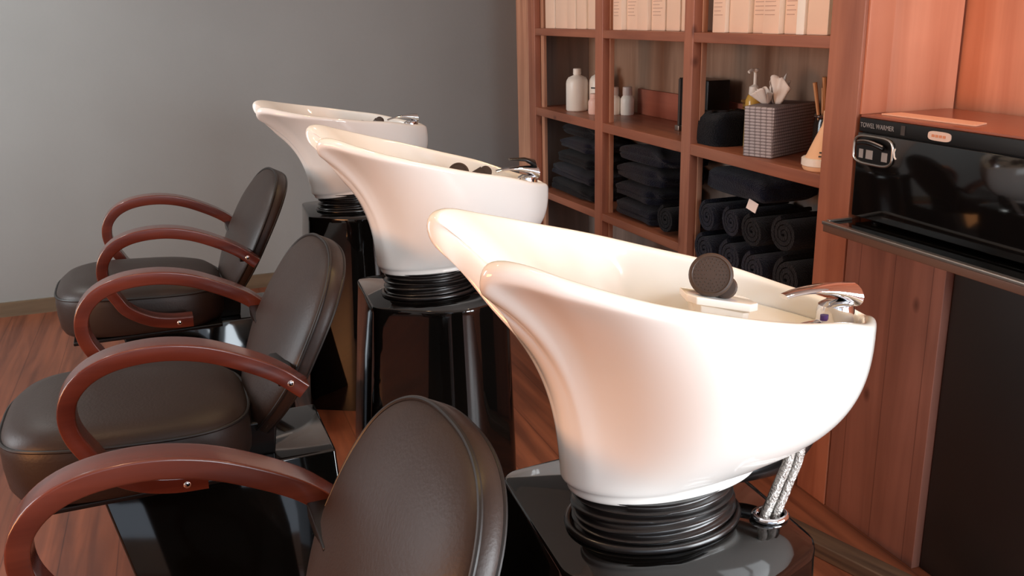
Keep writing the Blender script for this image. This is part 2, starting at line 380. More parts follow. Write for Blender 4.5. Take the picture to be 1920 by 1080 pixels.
bottle('shampoo_bottle', 'white bottle with a dark mark, half hidden behind the left divider', (1.792, 3.82, ZM), 0.05, 0.192, M['white_pl'], M['white_pl'], 0.36, 0.14, label_mat=M['dark_print'])
bottle('travel_bottle', 'small pinkish bottle in front of the marked white bottle', (1.71, 3.70, ZM), 0.028, 0.088, M['pink_pl'], M['pink_pl'], 0.6, 0.2)
bottle('travel_bottle', 'small white bottle with frosted cap, right one of the pair beside the left divider', (1.817, 3.60, ZM), 0.029, 0.118, M['white_pl'], M['frost'], 0.55, 0.28, 'small capped bottles')
bottle('travel_bottle', 'small white bottle with frosted cap, left one of the pair beside the left divider', (1.775, 3.645, ZM), 0.029, 0.116, M['white_pl'], M['frost'], 0.55, 0.28, 'small capped bottles')
t = thing('box_file', 'tall narrow black upright box behind the right divider', 'box', (1.79, 2.95, ZM))
obj('box_shell', MB().box(-0.04, 0.05, -0.10, 0.10, 0.0, 0.19), M['black_pl'], t, bevel=0.004)
obj('frame_edge', MB().box(-0.042, -0.0405, 0.085, 0.1, 0.004, 0.186), M['dark_print'], t, smooth=0)
obj('foot_clip', MB().box(-0.06, -0.0425, 0.06, 0.09, 0, 0.02), M['silver'], t, bevel=0.003)['label'] = 'small silver clip at the foot'

# black pouch
t = thing('toiletry_pouch', 'soft black pouch left of the tissue box', 'bag', (1.712, 2.665, ZM))
rings = []
for k in range(9):
    z = 0.10 * k / 8; q = (1 - (k / 8) ** 4) * 0.18 + 0.82 if k < 8 else 0.72
    if k == 0: q = 0.95
    rings.append([((0.088 * q * abs(math.cos(a)) ** 0.5 * (1 if math.cos(a) > 0 else -1)), 0.085 * q * abs(math.sin(a)) ** 0.5 * (1 if math.sin(a) > 0 else -1), z + 0.008 * math.sin(3 * a + 1) * (k / 8) ** 3) for a in [2 * PI * j / 40 for j in range(40)]])
obj('pouch_body', MB().loft(rings), M['towel_k'], t, smooth=70)
obj('zip', MB().tube([(-0.06 + 0.012 * k, 0.01 * math.sin(k), 0.104 + 0.003 * math.sin(k * 1.3)) for k in range(11)], 0.004, 8), M['black_pl'], t)

# tissue box
t = thing('tissue_box', 'grey woven tissue box with a white tissue pulled up', 'tissue box', (1.735, 2.425, ZM), rotz=0.0)
tb = MB(); c = [(-0.088, -0.113), (0.125, -0.02), (0.075, 0.10), (-0.13, -0.033 + 0.0)]
c = [(1.647 - 1.735, 2.312 - 2.425), (1.858 - 1.735, 2.402 - 2.425), (1.80 - 1.735, 2.515 - 2.425), (1.608 - 1.735, 2.405 - 2.425)]
tb.loft([[(x, y, 0) for x, y in c], [(x * 1.02, y * 1.02, 0.150) for x, y in c]])
obj('box_cover', tb, M['grey_weave'], t, bevel=0.004)
tp = MB()
def puff(cx, cy, h, lean, ph, rad):
    """crumpled cone of tissue: folded rim, pinched foot"""
    rows = []; N = 40
    for i in range(10):
        v = i / 9; row = []
        for j in range(N + 1):
            a = 2 * PI * j / N * 0.86 + ph
            r = rad * (0.30 + 0.75 * v ** 0.7) * (1 + 0.30 * math.sin(3 * a + ph) * v + 0.16 * math.sin(7 * a + 2 * ph) * v)
            row.append((cx + lean * h * v + r * math.cos(a) * 0.75, cy + r * math.sin(a), 0.1495 + h * v * (1 + 0.22 * math.sin(2 * a + ph * 3) + 0.10 * math.sin(5 * a))))
        rows.append(row)
    tp.loft(rows, False, False, False)
puff(-0.012, -0.022, 0.070, 0.15, 0.4, 0.030); puff(-0.040, 0.0, 0.040, -0.5, 2.2, 0.030); puff(-0.015, -0.01, 0.058, 0.1, 4.0, 0.028)
o = obj('tissue', tp, M['tissue'], t, smooth=80); o.modifiers.new('sol', 'SOLIDIFY').thickness = 0.0015

# wicker box, pump bottle, jar with sticks, cone bottle
t = thing('wicker_box', 'yellow wicker box mostly behind the grey tissue box', 'box', (1.845, 2.69, ZM))
wb = MB().box(-0.035, 0.035, -0.035, 0.035, 0, 0.128)
obj('basket_body', wb, M['wicker'], t, bevel=0.004)
obj('basket_rim', MB().tube([(-0.035, -0.035, .128), (0.035, -0.035, .128), (0.035, 0.035, .128), (-0.035, 0.035, .128)], 0.005, 8, True), M['wicker'], t)
t = thing('pump_bottle', 'amber soap bottle with a white pump behind the tissue box', 'bottle', (1.728, 2.535, ZM))
obj('bottle_body', MB().lathe([(0.001, 0), (0.027, 0), (0.029, 0.006), (0.028, 0.15), (0.022, 0.165), (0.014, 0.172)], n=24), M['amber'], t, smooth=60)
pm = MB().lathe([(0.0175, 0.166), (0.019, 0.170), (0.018, 0.192), (0.009, 0.197), (0.006, 0.20), (0.006, 0.236), (0.010, 0.238), (0.010, 0.247), (0.001, 0.249)], n=20)
pm.tube([(0, 0, 0.243), (-0.02, -0.004, 0.244), (-0.03, -0.006, 0.238)], 0.005, 8)
obj('pump', pm, M['white_pl'], t, smooth=40)['label'] = 'white plastic pump'
t = thing('stick_jar', 'dark glass jar holding wooden sticks beside the near post', 'jar', (1.80, 2.27, ZM))
obj('jar_body', MB().lathe([(0.001, 0), (0.034, 0), (0.037, 0.008), (0.037, 0.10), (0.032, 0.112), (0.033, 0.12), (0.036, 0.122), (0.036, 0.126), (0.03, 0.126), (0.03, 0.11), (0.033, 0.1), (0.032, 0.012), (0.001, 0.012)], n=28), M['glassjar'], t, smooth=50)
obj('jar_rim', MB().lathe([(0.037, 0.118), (0.039, 0.121), (0.037, 0.124), (0.0362, 0.121), (0.037, 0.118)], n=28), M['chrome'], t)['label'] = 'bright metal rim'
for k, (dx, dy, lx, ly, L) in enumerate(((-0.012, -0.006, -0.035, 0.01, .22), (0.006, 0.004, -0.03, -0.012, .235), (0.0, 0.012, 0.006, 0.018, .20), (0.014, -0.004, 0.012, -0.008, .225))):
    st = MB().tube([(dx, dy, 0.014), (dx + lx * 0.5, dy + ly * 0.5, L * 0.55), (dx + lx, dy + ly, L)], [0.003, 0.0045, 0.0065], 8)
    obj('stick', st, M['stick'], t)
t = thing('cone_bottle', 'cream cone shaped bottle at the right front edge of the middle shelf', 'bottle', (1.666, 2.094, ZM))
obj('bottle_body', MB().lathe([(0.001, 0), (0.056, 0), (0.06, 0.006), (0.060, 0.03), (0.052, 0.036), (0.030, 0.088), (0.016, 0.118), (0.012, 0.135), (0.013, 0.14), (0.013, 0.16), (0.001, 0.161)], n=36), M['cream_pl'], t, smooth=35)
obj('foot_ring', MB().lathe([(0.0605, 0.012), (0.063, 0.014), (0.063, 0.032), (0.0605, 0.034)], n=36), M['white_pl'], t)['label'] = 'paler ring around the foot'
pl = MB()
for z in (0.040, 0.05):
    pl.loft([[(0.0535 * (1 - (zz - 0.036) / 0.13) * 1.03 * math.cos(a), 0.0535 * (1 - (zz - 0.036) / 0.13) * 1.03 * math.sin(a), zz) for a in [PI + 0.55 + k * .1 for k in range(6)]] for zz in (z, z + 0.004)], False, False, False)
obj('printed_lines', pl, M['dark_print'], t)['label'] = 'two short dark printed lines'

# towels ---------------------------------------------------------------
def towel_fold_mesh(hx, hy, h, layers, seed):
    rnd = random.Random(seed); n = 56; rings = []
    steps = layers * 6
    for i in range(steps + 1):
        v = i / steps
        ph = (v * layers) % 1.0 if i < steps else 1.0
        pinch = 1.0 - 0.055 * (1 - min(1, math.sin(PI * min(ph, 1.0)) * 2.2))
        if i in (0, steps): pinch = 0.90
        r = []
        for j in range(n):
            a = 2 * PI * j / n; ca, sa = math.cos(a), math.sin(a)
            e = 0.38
            x = hx * pinch * abs(ca) ** e * (1 if ca > 0 else -1); y = hy * pinch * abs(sa) ** e * (1 if sa > 0 else -1)
            wob = 0.006 * math.sin(3 * a + seed + 4 * v) + 0.004 * math.sin(7 * a + seed * 2)
            z = h * v + 0.008 * v * math.sin(2 * a + seed) * (1 - v * 0.3) - 0.02 * v * (abs(y) / hy) ** 3
            r.append((x + wob, y + wob, max(z, 0.001 * i / steps)))
        rings.append(r)
    m = MB(); m.loft(rings, True, True, False)
    top = rings[-1]; cen = []
    for q, dz in ((0.75, .004), (0.4, .006)):
        cen.append([(p[0] * q, p[1] * q, p[2] * q + (h + 0.003) * (1 - q) + dz) for p in top])
    m.loft([top] + cen, True, False, True)
    return m
def folded_towel(label, loc, hx, hy, h, layers=2, seed=1, rz=0.0, m='towel', group=None, tilt=0.0):
    o = obj('folded_towel', towel_fold_mesh(hx, hy, h, layers, seed), M[m], smooth=80)
    o.location = loc; o.rotation_euler = (tilt, 0, rz); tag(o, label, 'towel', group); return o
def roll_towel(label, loc, r, L, seed=1, m='towel', group=None, yaw=0.0):
    """rolled towel lying with its spiral end towards the room"""
    mb = MB(); n = 120; turns = 3.2; th = r / (turns + 0.6)
    pts_o = []; pts_i = []
    for k in range(n + 1):
        a = 2 * PI * turns * k / n; rr = th * 0.6 + (r - th * 0.6) * k / n
        wob = 1 + 0.04 * math.sin(a * 2 + seed)
        pts_o.append((rr * math.cos(a) * wob, rr * math.sin(a) * 0.93 * wob))
        ri = rr - th * 0.80
        pts_i.append((ri * math.cos(a) * wob, ri * math.sin(a) * 0.93 * wob))
    ring = pts_o + pts_i[::-1]
    def lay(x, s): return [(x, p[0] * s, p[1] * s + r * 0.93) for p in ring]
    rows = [lay(-L / 2, 0.97), lay(-L / 2 + 0.008, 1.0), lay(L / 2 - 0.008, 1.0), lay(L / 2, 0.97)]
    mb.loft(rows, True, False, False)
    k2 = len(ring); base = len(mb.v)
    # end faces as quads between outer and inner spiral
    for row, fl in ((rows[0], 1), (rows[-1], 0)):
        fs = []
        for k in range(n):
            q = (k, k + 1, k2 - 2 - k, k2 - 1 - k); fs.append(q if fl else q[::-1])
        mb.add(row, fs)
    o = obj('rolled_towel', mb, M[m], smooth=60); o.location = loc; o.rotation_euler = (0, 0, yaw)
    tag(o, label, 'towel', group); return o
def zlow(y): return 0.5625 - (y - 3.2) * 0.024
# far bay: leaning stack of folded towels
zz = zlow(3.80) + 0.007
for i, (yc, hy, h) in enumerate(((3.845, 0.235, 0.055), (3.84, 0.235, 0.052), (3.80, 0.205, 0.054), (3.775, 0.19, 0.050), (3.75, 0.185, 0.046))):
    folded_towel('folded navy towel, %s of the stack in the far left bay' % ['lowest', 'second from the bottom', 'middle one', 'second from the top', 'topmost'][i], (1.745, yc, zz), 0.105, hy, h, 2, 3 + i, 0.0, 'towel' if i % 2 else 'towel_k', 'folded towels in the far left bay'); zz += h + 0.0165
# middle bay
zz = zlow(3.18) + 0.007
for i, (yc, hy, h) in enumerate(((3.20, 0.175, 0.062), (3.20, 0.175, 0.058), (3.17, 0.195, 0.060), (3.15, 0.20, 0.052))):
    folded_towel('folded navy towel, %s of the pile in the middle bay' % ['lowest', 'second from the bottom', 'second from the top', 'topmost'][i], (1.745, yc, zz), 0.11, hy, h, 2, 11 + i, 0.0, 'towel', 'folded towels in the middle bay'); zz += h + 0.0165
roll_towel('rolled dark towel lying on the lower shelf at the right of the middle bay', (1.73, 2.895, zlow(2.89) + 0.003), 0.062, 0.22, 2, 'towel_k', 'rolled towels')
# near bay: rolls with a thick folded towel on the left of the pile
zb = 0.522
k = 0
names = ['far left roll in the bottom row', 'second roll in the bottom row', 'third roll in the bottom row', 'rightmost roll in the bottom row', 'left roll in the second row', 'second roll in the second row', 'third roll in the second row', 'right roll in the second row']
spots = [(2.625, zb, .064, 'towel'), (2.486, zb, .068, 'towel'), (2.34, zb, .066, 'towel'), (2.185, zb, .074, 'towel_k'), (2.615, zb + .121, .058, 'towel'), (2.487, zb + .128, .056, 'towel'), (2.355, zb + .124, .060, 'towel_k'), (2.21, zb + .140, .064, 'towel_k')]
for (y, z, r, m), nm in zip(spots, names):
    roll_towel('rolled navy towel, %s of the near bay' % nm, (1.735 + 0.01 * (k % 2), y, z), r, 0.23, k + 1, m, 'rolled towels'); k += 1
t = folded_towel('thick folded navy towel with a loose edge on top of the near bay pile', (1.745, 2.50, zb + .264), 0.115, 0.175, 0.074, 1, 23, 0.0, 'towel')
tg = MB(); tg.box(-0.002, 0.0, -0.026, 0.026, 0.0, 0.03)
o = obj('care_tag', tg, M['tag'], t, smooth=0); o.location = (-0.125, -0.135, -0.022); o.rotation_euler = (0.15, 0.25, 0.0); o['label'] = 'small white cloth tag'

# ------------------------------------------------------------------ counter, black towel warmer
t = thing('counter', 'black topped counter ledge with metal lip on a wooden panel', 'counter', (1.70, 1.60, 0))
def rel(mb, ox, oy):
    for i, p in enumerate(mb.v): mb.v[i] = (p[0] - ox, p[1] - oy, p[2])
    return mb
YN = 1.15
obj('worktop', rel(MB().box(1.528, 1.89, YN, 1.896, 0.806, 0.834), 1.7, 1.6), M['gloss'], t, bevel=0.002)
obj('metal_lip', rel(MB().box(1.512, 1.5275, YN, 1.896, 0.829, 0.838), 1.7, 1.6), M['silver'], t, bevel=0.002)
obj('edge_strip', rel(MB().box(1.517, 1.5275, YN, 1.896, 0.810, 0.8285), 1.7, 1.6), M['brown_trim'], t, bevel=0.002)['label'] = 'brown strip under the lip'
obj('edge_strip', rel(MB().box(1.528, 1.598, 1.885, 1.896, 0.8345, 0.840), 1.7, 1.6), M['silver'], t, bevel=0.001)['label'] = 'thin metal strip at the end of the ledge'
obj('front_panel', rel(MB().box(1.602, 1.63, 1.565, 1.90, 0.0, 0.805), 1.7, 1.6), M['panel'], t, bevel=0.002)['label'] = 'red brown plank panel'
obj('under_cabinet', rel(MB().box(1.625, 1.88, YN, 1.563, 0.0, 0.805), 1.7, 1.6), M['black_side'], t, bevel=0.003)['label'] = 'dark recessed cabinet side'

t = thing('towel_warmer', 'black towel warmer with dark glass door standing on the counter', 'towel warmer', (1.745, 1.56, 0.8345))
ox, oy, oz = 1.745, 1.56, 0.8345
def tw(mb): 
    for i, p in enumerate(mb.v): mb.v[i] = (p[0] - ox, p[1] - oy, p[2] - oz)
    return mb
Y0w, Y1w = 1.20, 1.893
obj('case', tw(MB().box(1.612, 1.885, Y0w, Y1w, 0.842, 1.094)), M['black_pl'], t, bevel=0.003)
obj('top_panel', tw(MB().box(1.607, 1.888, Y0w - 0.002, Y1w + 0.002, 1.0945, 1.100)), M['top_reflection'], t, bevel=0.001)['label'] = 'glossy top coloured red brown like the plywood it reflects'  # plywood reflection is put into the colour of this top
for y in (Y0w + 0.05, Y1w - 0.05):
    for x in (1.64, 1.86):
        obj('foot', tw(MB().lathe([(0.001, 0.8347), (0.012, 0.8347), (0.014, 0.8418), (0.001, 0.8418)], x, y, 16)), M['black_pl'], t)
obj('control_strip', tw(MB().box(1.602, 1.6115, Y0w, Y1w, 1.060, 1.094)), M['black_pl'], t, bevel=0.002)
door = obj('door', tw(MB().box(1.600, 1.6115, Y0w, Y1w, 0.846, 1.058)), M['glass_door'], t, bevel=0.002)
# latch: outlined plate with bar and key label
yc, zc = 1.832, 1.018
lt = []
for j in range(48):
    a = 2 * PI * j / 48; ca, sa = math.cos(a), math.sin(a)
    lt.append((1.597, yc + 0.068 * abs(ca) ** 0.5 * (1 if ca > 0 else -1), zc + 0.034 * abs(sa) ** 0.5 * (1 if sa > 0 else -1)))
obj('latch_frame', tw(MB().tube(lt, 0.0032, 8, True)), M['silver'], door)['label'] = 'silver outline of the latch'
obj('latch_plate', tw(MB().loft([[(x, p[1] * 0.9 + yc * 0.1, p[2] * 0.9 + zc * 0.1) for p in lt] for x in (1.5985, 1.5995)])), M['black_pl'], door)
lb = [(1.590 - 0.006 * math.sin(PI * k / 12), yc + 0.045 - 0.09 * k / 12, zc + 0.014 + 0.007 * math.sin(PI * k / 12) - 0.004 * k / 12) for k in range(13)]
obj('latch_bar', tw(MB().tube(lb, 0.0055, 10)), M['black_pl'], door)
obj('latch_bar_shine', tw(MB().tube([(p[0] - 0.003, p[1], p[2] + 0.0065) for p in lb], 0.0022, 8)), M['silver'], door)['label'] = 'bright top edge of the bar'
for q0, q1 in ((0.006, 0.030), (-0.045, -0.025), (0.04, 0.055)):
    obj('latch_label', tw(MB().box(1.5975, 1.5984, yc + q0 - 0.006, yc + q1 - 0.006, zc - 0.022, zc + 0.0)), M['grey_text'], door, smooth=0)['label'] = 'small grey plate on the latch'
obj('light_slot', tw(MB().tube([(1.598, 1.757, 1.032), (1.598, 1.760, 1.024), (1.598, 1.757, 1.012), (1.598, 1.752, 1.008)], 0.0022, 8)), M['white_pl'], door)
# lettering
def text(s, size, m, parent, loc, yaw_to_minus_x=True, sx=1.0):
    cu = bpy.data.curves.new('lettering', 'FONT'); cu.body = s; cu.size = size; cu.extrude = 0.0004; cu.space_character = 1.05
    tmp = bpy.data.objects.new('tmp_lettering', cu); COL.objects.link(tmp)
    bpy.context.view_layer.update()
    me = bpy.data.meshes.new_from_object(tmp.evaluated_get(bpy.context.evaluated_depsgraph_get()))
    bpy.data.objects.remove(tmp); me.materials.clear(); me.materials.append(m)
    o = bpy.data.objects.new('lettering', me); COL.objects.link(o); o.parent = parent
    # text x -> -Y, text y -> +Z, normal -> -X
    o.matrix_local = Matrix(((0, 0, -1, loc[0]), (-sx, 0, 0, loc[1]), (0, 1, 0, loc[2]), (0, 0, 0, 1)))
    return o
o = text('TOWEL WARMER', 0.0165, M['grey_text'], t, (1.6012 - ox, 1.888 - oy, 1.0715 - oz), sx=0.86); o['label'] = 'grey lettering on the control strip'
bd = []
for j in range(40):
    a = 2 * PI * j / 40; ca, sa = math.cos(a), math.sin(a)
    bd.append((yc, ca, sa))
bp = MB().loft([[(x, 1.628 + 0.034 * abs(ca) ** 0.5 * (1 if ca > 0 else -1), 1.0765 + 0.0105 * abs(sa) ** 0.6 * (1 if sa > 0 else -1)) for _, ca, sa in bd] for x in (1.600, 1.6022)])
bdg = obj('badge', tw(bp), M['badge'], t); bdg['label'] = 'pale rounded badge on the control strip'
pm = MB()
for k in range(4): pm.box(1.5992, 1.5998, 1.650 - k * 0.011 - 0.008, 1.650 - k * 0.011, 1.0735, 1.0795)
obj('badge_print', tw(pm), M['orange_print'], bdg, smooth=0)['label'] = 'faint orange print'
obj('indicator', tw(MB().box(1.6005, 1.6018, 1.735, 1.748, 1.066, 1.088)), M['dark_print'], t, smooth=0)
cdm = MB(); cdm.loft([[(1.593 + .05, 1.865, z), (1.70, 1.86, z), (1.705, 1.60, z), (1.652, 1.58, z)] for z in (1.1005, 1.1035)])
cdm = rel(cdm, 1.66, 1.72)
o = obj('lit_patch_sheet', cdm, M['lit_patch'], smooth=0); o.location = (1.66, 1.72, 0); tag(o, 'pale salmon lit patch, a thin sheet on top of the black towel warmer', 'light patch')  # thin sheet whose pale colour stands for a patch of light

# ------------------------------------------------------------------ shampoo basins
XN, ZP, ZB = 0.565, 0.725, 0.779
rim_half = [(.874, 0, .946), (.856, .032, .957), (.804, .091, .973), (.734, .139, .998), (.642, .180, 1.022), (.549, .204, 1.048), (.455, .204, 1.072), (.382, .180, 1.093), (.338, .155, 1.107), (.314, .136, 1.109), (.308, .118, 1.096), (.338, .086, 1.066), (.368, .050, 1.022), (.386, .020, .998), (.391, 0, .992)]
def bowl_rows():
    half = resample(spline([(x - XN, y, z) for x, y, z in rim_half], 12), 81)
    loop = half + [Vector((p.x, -p.y, p.z)) for p in half[-2:0:-1]]
    n = len(loop); R = []
    hi = max(range(81), key=lambda k: loop[k].z); hf = hi / 80.0
    def sm(x, a, b):
        x = min(1, max(0, (x - a) / (b - a))); return x * x * (3 - 2 * x)
    def prof(fr, t):
        """share of the way out from the foot to the rim at height share t"""
        w = sm(fr, 0.36, 0.74)
        bk = 1 - sm(fr, 0.05, 0.42)
        b = 1.9 + 0.75 * bk
        conv = 1 - (1 - t) ** b
        conc = 0.14 * t + 0.86 * t ** 2.9
        mid = t ** 1.0
        return (1 - w) * conv + w * conc
    for j in range(n):
        p = loop[j]; tn = (loop[(j + 1) % n] - loop[j - 1]).normalized()
        fr = j / (n / 2); fr = fr if fr <= 1 else 2 - fr          # 0 back .. 1 notch
        sgn = 1 if j <= n / 2 else -1
        q = fr / hf * 0.80 if fr <= hf else 0.80 + 0.20 * (fr - hf) / (1 - hf)
        th = PI * (q if q < 1 else 1)
        base = Vector((0.127 * math.cos(th) + 0.030 * max(0, math.cos(th)), sgn * 0.080 * math.sin(th), ZB))
        plan = Vector((p.x, p.y, 0)).normalized()
        sl = (prof(fr, 1.0) - prof(fr, 0.93)) / 0.07
        u = (Vector((p.x - base.x, p.y - base.y, 0)) * sl * 0.9 + Vector((0, 0, p.z - base.z))).normalized()
        R.append((p, u, base, fr, sgn, plan, tn))
    for _ in range(3):                                                # even out the lip direction round the rim
        us = [(R[j - 1][1] + R[j][1] * 2 + R[(j + 1) % n][1]).normalized() for j in range(n)]
        R = [(r[0], u) + r[2:] for r, u in zip(R, us)]
    ns = [r[6].cross(r[1]).normalized() for r in R]
    if ns[0].x < 0: ns = [-q for q in ns]
    NO = 29
    rows_o = [[] for _ in range(NO)]; lip = [[] for _ in range(7)]; rows_i = [[] for _ in range(12)]
    for j in range(n):
        p, u, base, fr, sgn, plan, tn = R[j]; nn = ns[j]
        tk = 0.0095 + 0.0055 * math.exp(-((fr - (hf + 0.10)) / 0.14) ** 2)
        Ro = p + nn * tk - u * tk; Ri = p - nn * tk - u * tk
        hgt = p.z - base.z
        for i in range(NO):
            t_ = i / (NO - 1); g = prof(fr, t_)
            rows_o[i].append(Vector((base.x + (Ro.x - base.x) * g, base.y + (Ro.y - base.y) * g, base.z + (Ro.z - base.z) * (t_ ** (1 + 0.35 * (1 - sm(fr, 0.05, 0.42)))))))
        for i in range(7):
            a = PI * (i + 1) / 8
            lip[i].append(p - u * tk + nn * tk * math.cos(a) + u * tk * math.sin(a))
        dlt = Ri - Ro
        for i in range(12):
            t_ = 1 - 0.78 * i / 11; g = prof(fr, t_)
            q = Vector((base.x + (Ro.x - base.x) * g, base.y + (Ro.y - base.y) * g, base.z + (Ro.z - base.z) * (t_ ** (1 + 0.35 * (1 - sm(fr, 0.05, 0.42))))))
            k_ = min(1.0, i / 3.0)
            inn = -Vector((q.x, q.y, 0)).normalized() * 0.021
            q = q + dlt * (1 - k_) + inn * k_
            q.z += 0.012 * k_
            rows_i[i].append(q)
    cen = []
    for s_ in (0.7, 0.35, 0.12):
        cen.append([Vector((0.02 + (q.x - 0.02) * s_, q.y * s_, q.z * s_ + (ZB + 0.06) * (1 - s_))) for q in rows_i[-1]])
    foot = [[Vector((q.x * s_, q.y * s_, q.z + dz)) for q in rows_o[0]] for s_, dz in ((0.88, -0.018), (0.925, -0.0165), (0.94, -0.011), (0.945, -0.003))]
    return foot + rows_o + lip + rows_i + cen, rows_i

BOWL, BIN = bowl_rows()
def shower_mesh(hx, hz, ho):
    """hand shower standing in its holder; ho = offset of the head from the holder"""
    m = MB()
    m.tube([(hx + 0.002, 0, hz - 0.03), (hx + 0.002, 0, hz + 0.004), (hx + 0.000, -0.004, hz + 0.014)], [0.011, 0.0125, 0.0150], 18)
    c = Vector((hx, 0, hz)) + Vector(ho)
    d = Vector((-0.42, -0.80, 0.36)).normalized()           # spray face direction
    a = d.cross(Vector((0, 0, 1))).normalized(); b = a.cross(d).normalized()
    def ring(r, off): return [c + d * off + r * (a * math.cos(2 * PI * j / 36) + b * math.sin(2 * PI * j / 36)) for j in range(36)]
    m.loft([ring(r, o) for r, o in ((0.003, -0.026), (0.013, -0.023), (0.0235, -0.011), (0.0265, 0.0), (0.0275, 0.005), (0.0258, 0.008), (0.0235, 0.0085), (0.0225, 0.0072), (0.004, 0.0075), (0.0005, 0.0075))])
    m.cur = 1
    for rr, cnt in ((0.007, 8), (0.0115, 14), (0.0155, 20), (0.0195, 26)):
        for j in range(cnt):
            q = c + d * 0.0076 + rr * (a * math.cos(2 * PI * j / cnt) + b * math.sin(2 * PI * j / cnt))
            e = 0.001
            m.add([q + a * e, q + b * e, q - a * e, q - b * e, q + d * 0.001], [(0, 1, 4), (1, 2, 4), (2, 3, 4), (3, 0, 4)])
    m.cur = 0
    m.tube([c - d * 0.016, c - d * 0.012 + Vector((0.013, 0, -0.016)), Vector((hx, -0.004, hz + 0.014))], [0.012, 0.012, 0.0135], 16)
    k = Vector((hx + 0.004, -0.012, hz + 0.014))
    m.loft([[k + d * o + r * (a * math.cos(2 * PI * j / 24) + b * math.sin(2 * PI * j / 24)) for j in range(24)] for r, o in ((0.009, -0.012), (0.0145, -0.006), (0.0145, 0.003), (0.012, 0.006), (0.001, 0.0065))])
    return m

def make_basin(idx, loc, tilt, label, dz, ho):
    t = thing('shampoo_basin', label, 'basin', (loc[0], loc[1], 0), 'salon wash basins', math.radians(-2.4))
    piv = Vector((0, 0, ZP))
    Rt = Matrix.Translation(piv + Vector((0, 0, dz))) @ Matrix.Rotation(tilt, 4, 'Y') @ Matrix.Translation(-piv)
    def T(mb):
        mb.v = [tuple(Rt @ Vector(p)) for p in mb.v]; return mb
    def D(mb):
        mb.v = [(p[0], p[1], p[2] + dz) for p in mb.v]; return mb
    bowl = obj('bowl', T(MB().loft([[tuple(p) for p in r] for r in BOWL])), M['ceramic'], t, smooth=75, sub=1)
    bowl['label'] = 'white ceramic bowl with a neck notch'
    obj('drain', T(MB().lathe([(0.001, ZB + 0.068), (0.022, ZB + 0.068), (0.024, ZB + 0.062), (0.018, ZB + 0.072), (0.001, ZB + 0.0715)], 0.02, 0, 24)), M['chrome'], bowl)
    # black bellows
    zb0 = 0.703; nb = 5; zt = 0.766
    rr_ = []; n = 64
    for i in range(nb * 8 + 1):
        v = i / (nb * 8); ph = (i % 8) / 8
        rr = 1.0 - 0.085 * (0.5 - 0.5 * math.cos(2 * PI * ph)) - 0.03 * v
        row = []
        for j in range(n):
            a = 2 * PI * j / n
            z = zb0 + (zt - zb0) * v + 0.0022 * math.sin(2 * a + v * 9 + idx) * math.sin(PI * v)
            row.append((rr * 0.114 * math.cos(a) + 0.002 * math.sin(7 * v + idx), rr * 0.083 * math.sin(a), z))
        rr_.append(row)
    bel = MB().loft(rr_); off = tilt * 0.0
    obj('bellows', D(bel), M['rubber'], t, smooth=70)
    fl = [(0.116 * math.cos(2 * PI * j / n), 0.086 * math.sin(2 * PI * j / n), 0.7075) for j in range(n)]
    obj('bellows_ring', D(MB().tube(fl, 0.0055, 10, True)), M['rubber'], t)
    # pedestal: glossy rounded column
    ped = MB(); rings = []
    def outline(s, z, grow):
        pts = []
        cs = [(-0.158, -0.092, 0.025), (0.03, -0.20, 0.14), (0.172, -0.128, 0.03), (0.172, 0.165, 0.03), (0.03, 0.215, 0.14), (-0.158, 0.185, 0.03)]
        m = len(cs)
        for i in range(m):
            c0 = Vector(cs[i - 1][:2]); c1 = Vector(cs[i][:2]); c2 = Vector(cs[(i + 1) % m][:2]); r = cs[i][2]
            a = c1 + (c0 - c1).normalized() * min(r, (c0 - c1).length * 0.45); b = c1 + (c2 - c1).normalized() * min(r, (c2 - c1).length * 0.45)
            for k in range(9):
                q = k / 8; pts.append(a * (1 - q) ** 2 + c1 * 2 * q * (1 - q) + b * q * q)
        return [((p.x) * s * (1 + (grow if p.x < 0 else grow * 0.2)), p.y * s * (1 + grow * 0.4), z) for p in pts]
    zt = 0.702 + dz
    for s_, z, g in ((0.98, 0.0, 0.34), (0.985, 0.05, 0.32), (1, 0.3, 0.20), (1, 0.55, 0.07), (1.0, zt - 0.018, 0.0), (1.0, zt - 0.007, 0.0), (0.993, zt - 0.0015, 0.0), (0.98, zt, 0.0)):
        rings.append(outline(s_, z, g))
    ped.loft(rings)
    pd = obj('pedestal', ped, M['gloss'], t, smooth=50); pd['label'] = 'glossy black pedestal'
    # faucet
    fx, fz = 0.262, 0.942
    fb = T(MB().lathe([(0.001, fz - 0.05), (0.025, fz - 0.05), (0.025, fz + 0.018), (0.023, fz + 0.026), (0.015, fz + 0.031), (0.001, fz + 0.032)], fx, 0, 28, 1.05, 0.85))
    fc = obj('faucet', fb, M['chrome'], t, smooth=40); fc['label'] = 'chrome mixer tap'
    lev = []; N = 14
    for k in range(N + 1):
        q = k / N
        x = fx + 0.027 - 0.108 * q; z = fz + 0.020 + 0.030 * math.sin(PI * (0.18 + 0.50 * q))
        hw = 0.021 * (1 - q) + 0.010 * q; ht = 0.013 * (1 - q) ** 2 + 0.0028
        lev.append([(x, hw * math.cos(a), z + ht * math.sin(a)) for a in [2 * PI * j / 16 for j in range(16)]])
    obj('lever', T(MB().loft(lev)), M['chrome'], fc, smooth=60)
    if idx == 1:
        lv = MB(); lv.loft([[(x, hw * math.cos(a), z + ht * math.sin(a)) for a in [2 * PI * j / 16 for j in range(16)]] for x, z, hw, ht in ((fx + 0.026, fz + 0.034, 0.012, 0.010), (fx + 0.020, fz + 0.058, 0.014, 0.010), (fx - 0.005, fz + 0.070, 0.013, 0.005), (fx - 0.045, fz + 0.073, 0.010, 0.0028))])
        obj('lever', T(lv), M['black_pl'], fc, smooth=60)['label'] = 'dark raised lever'
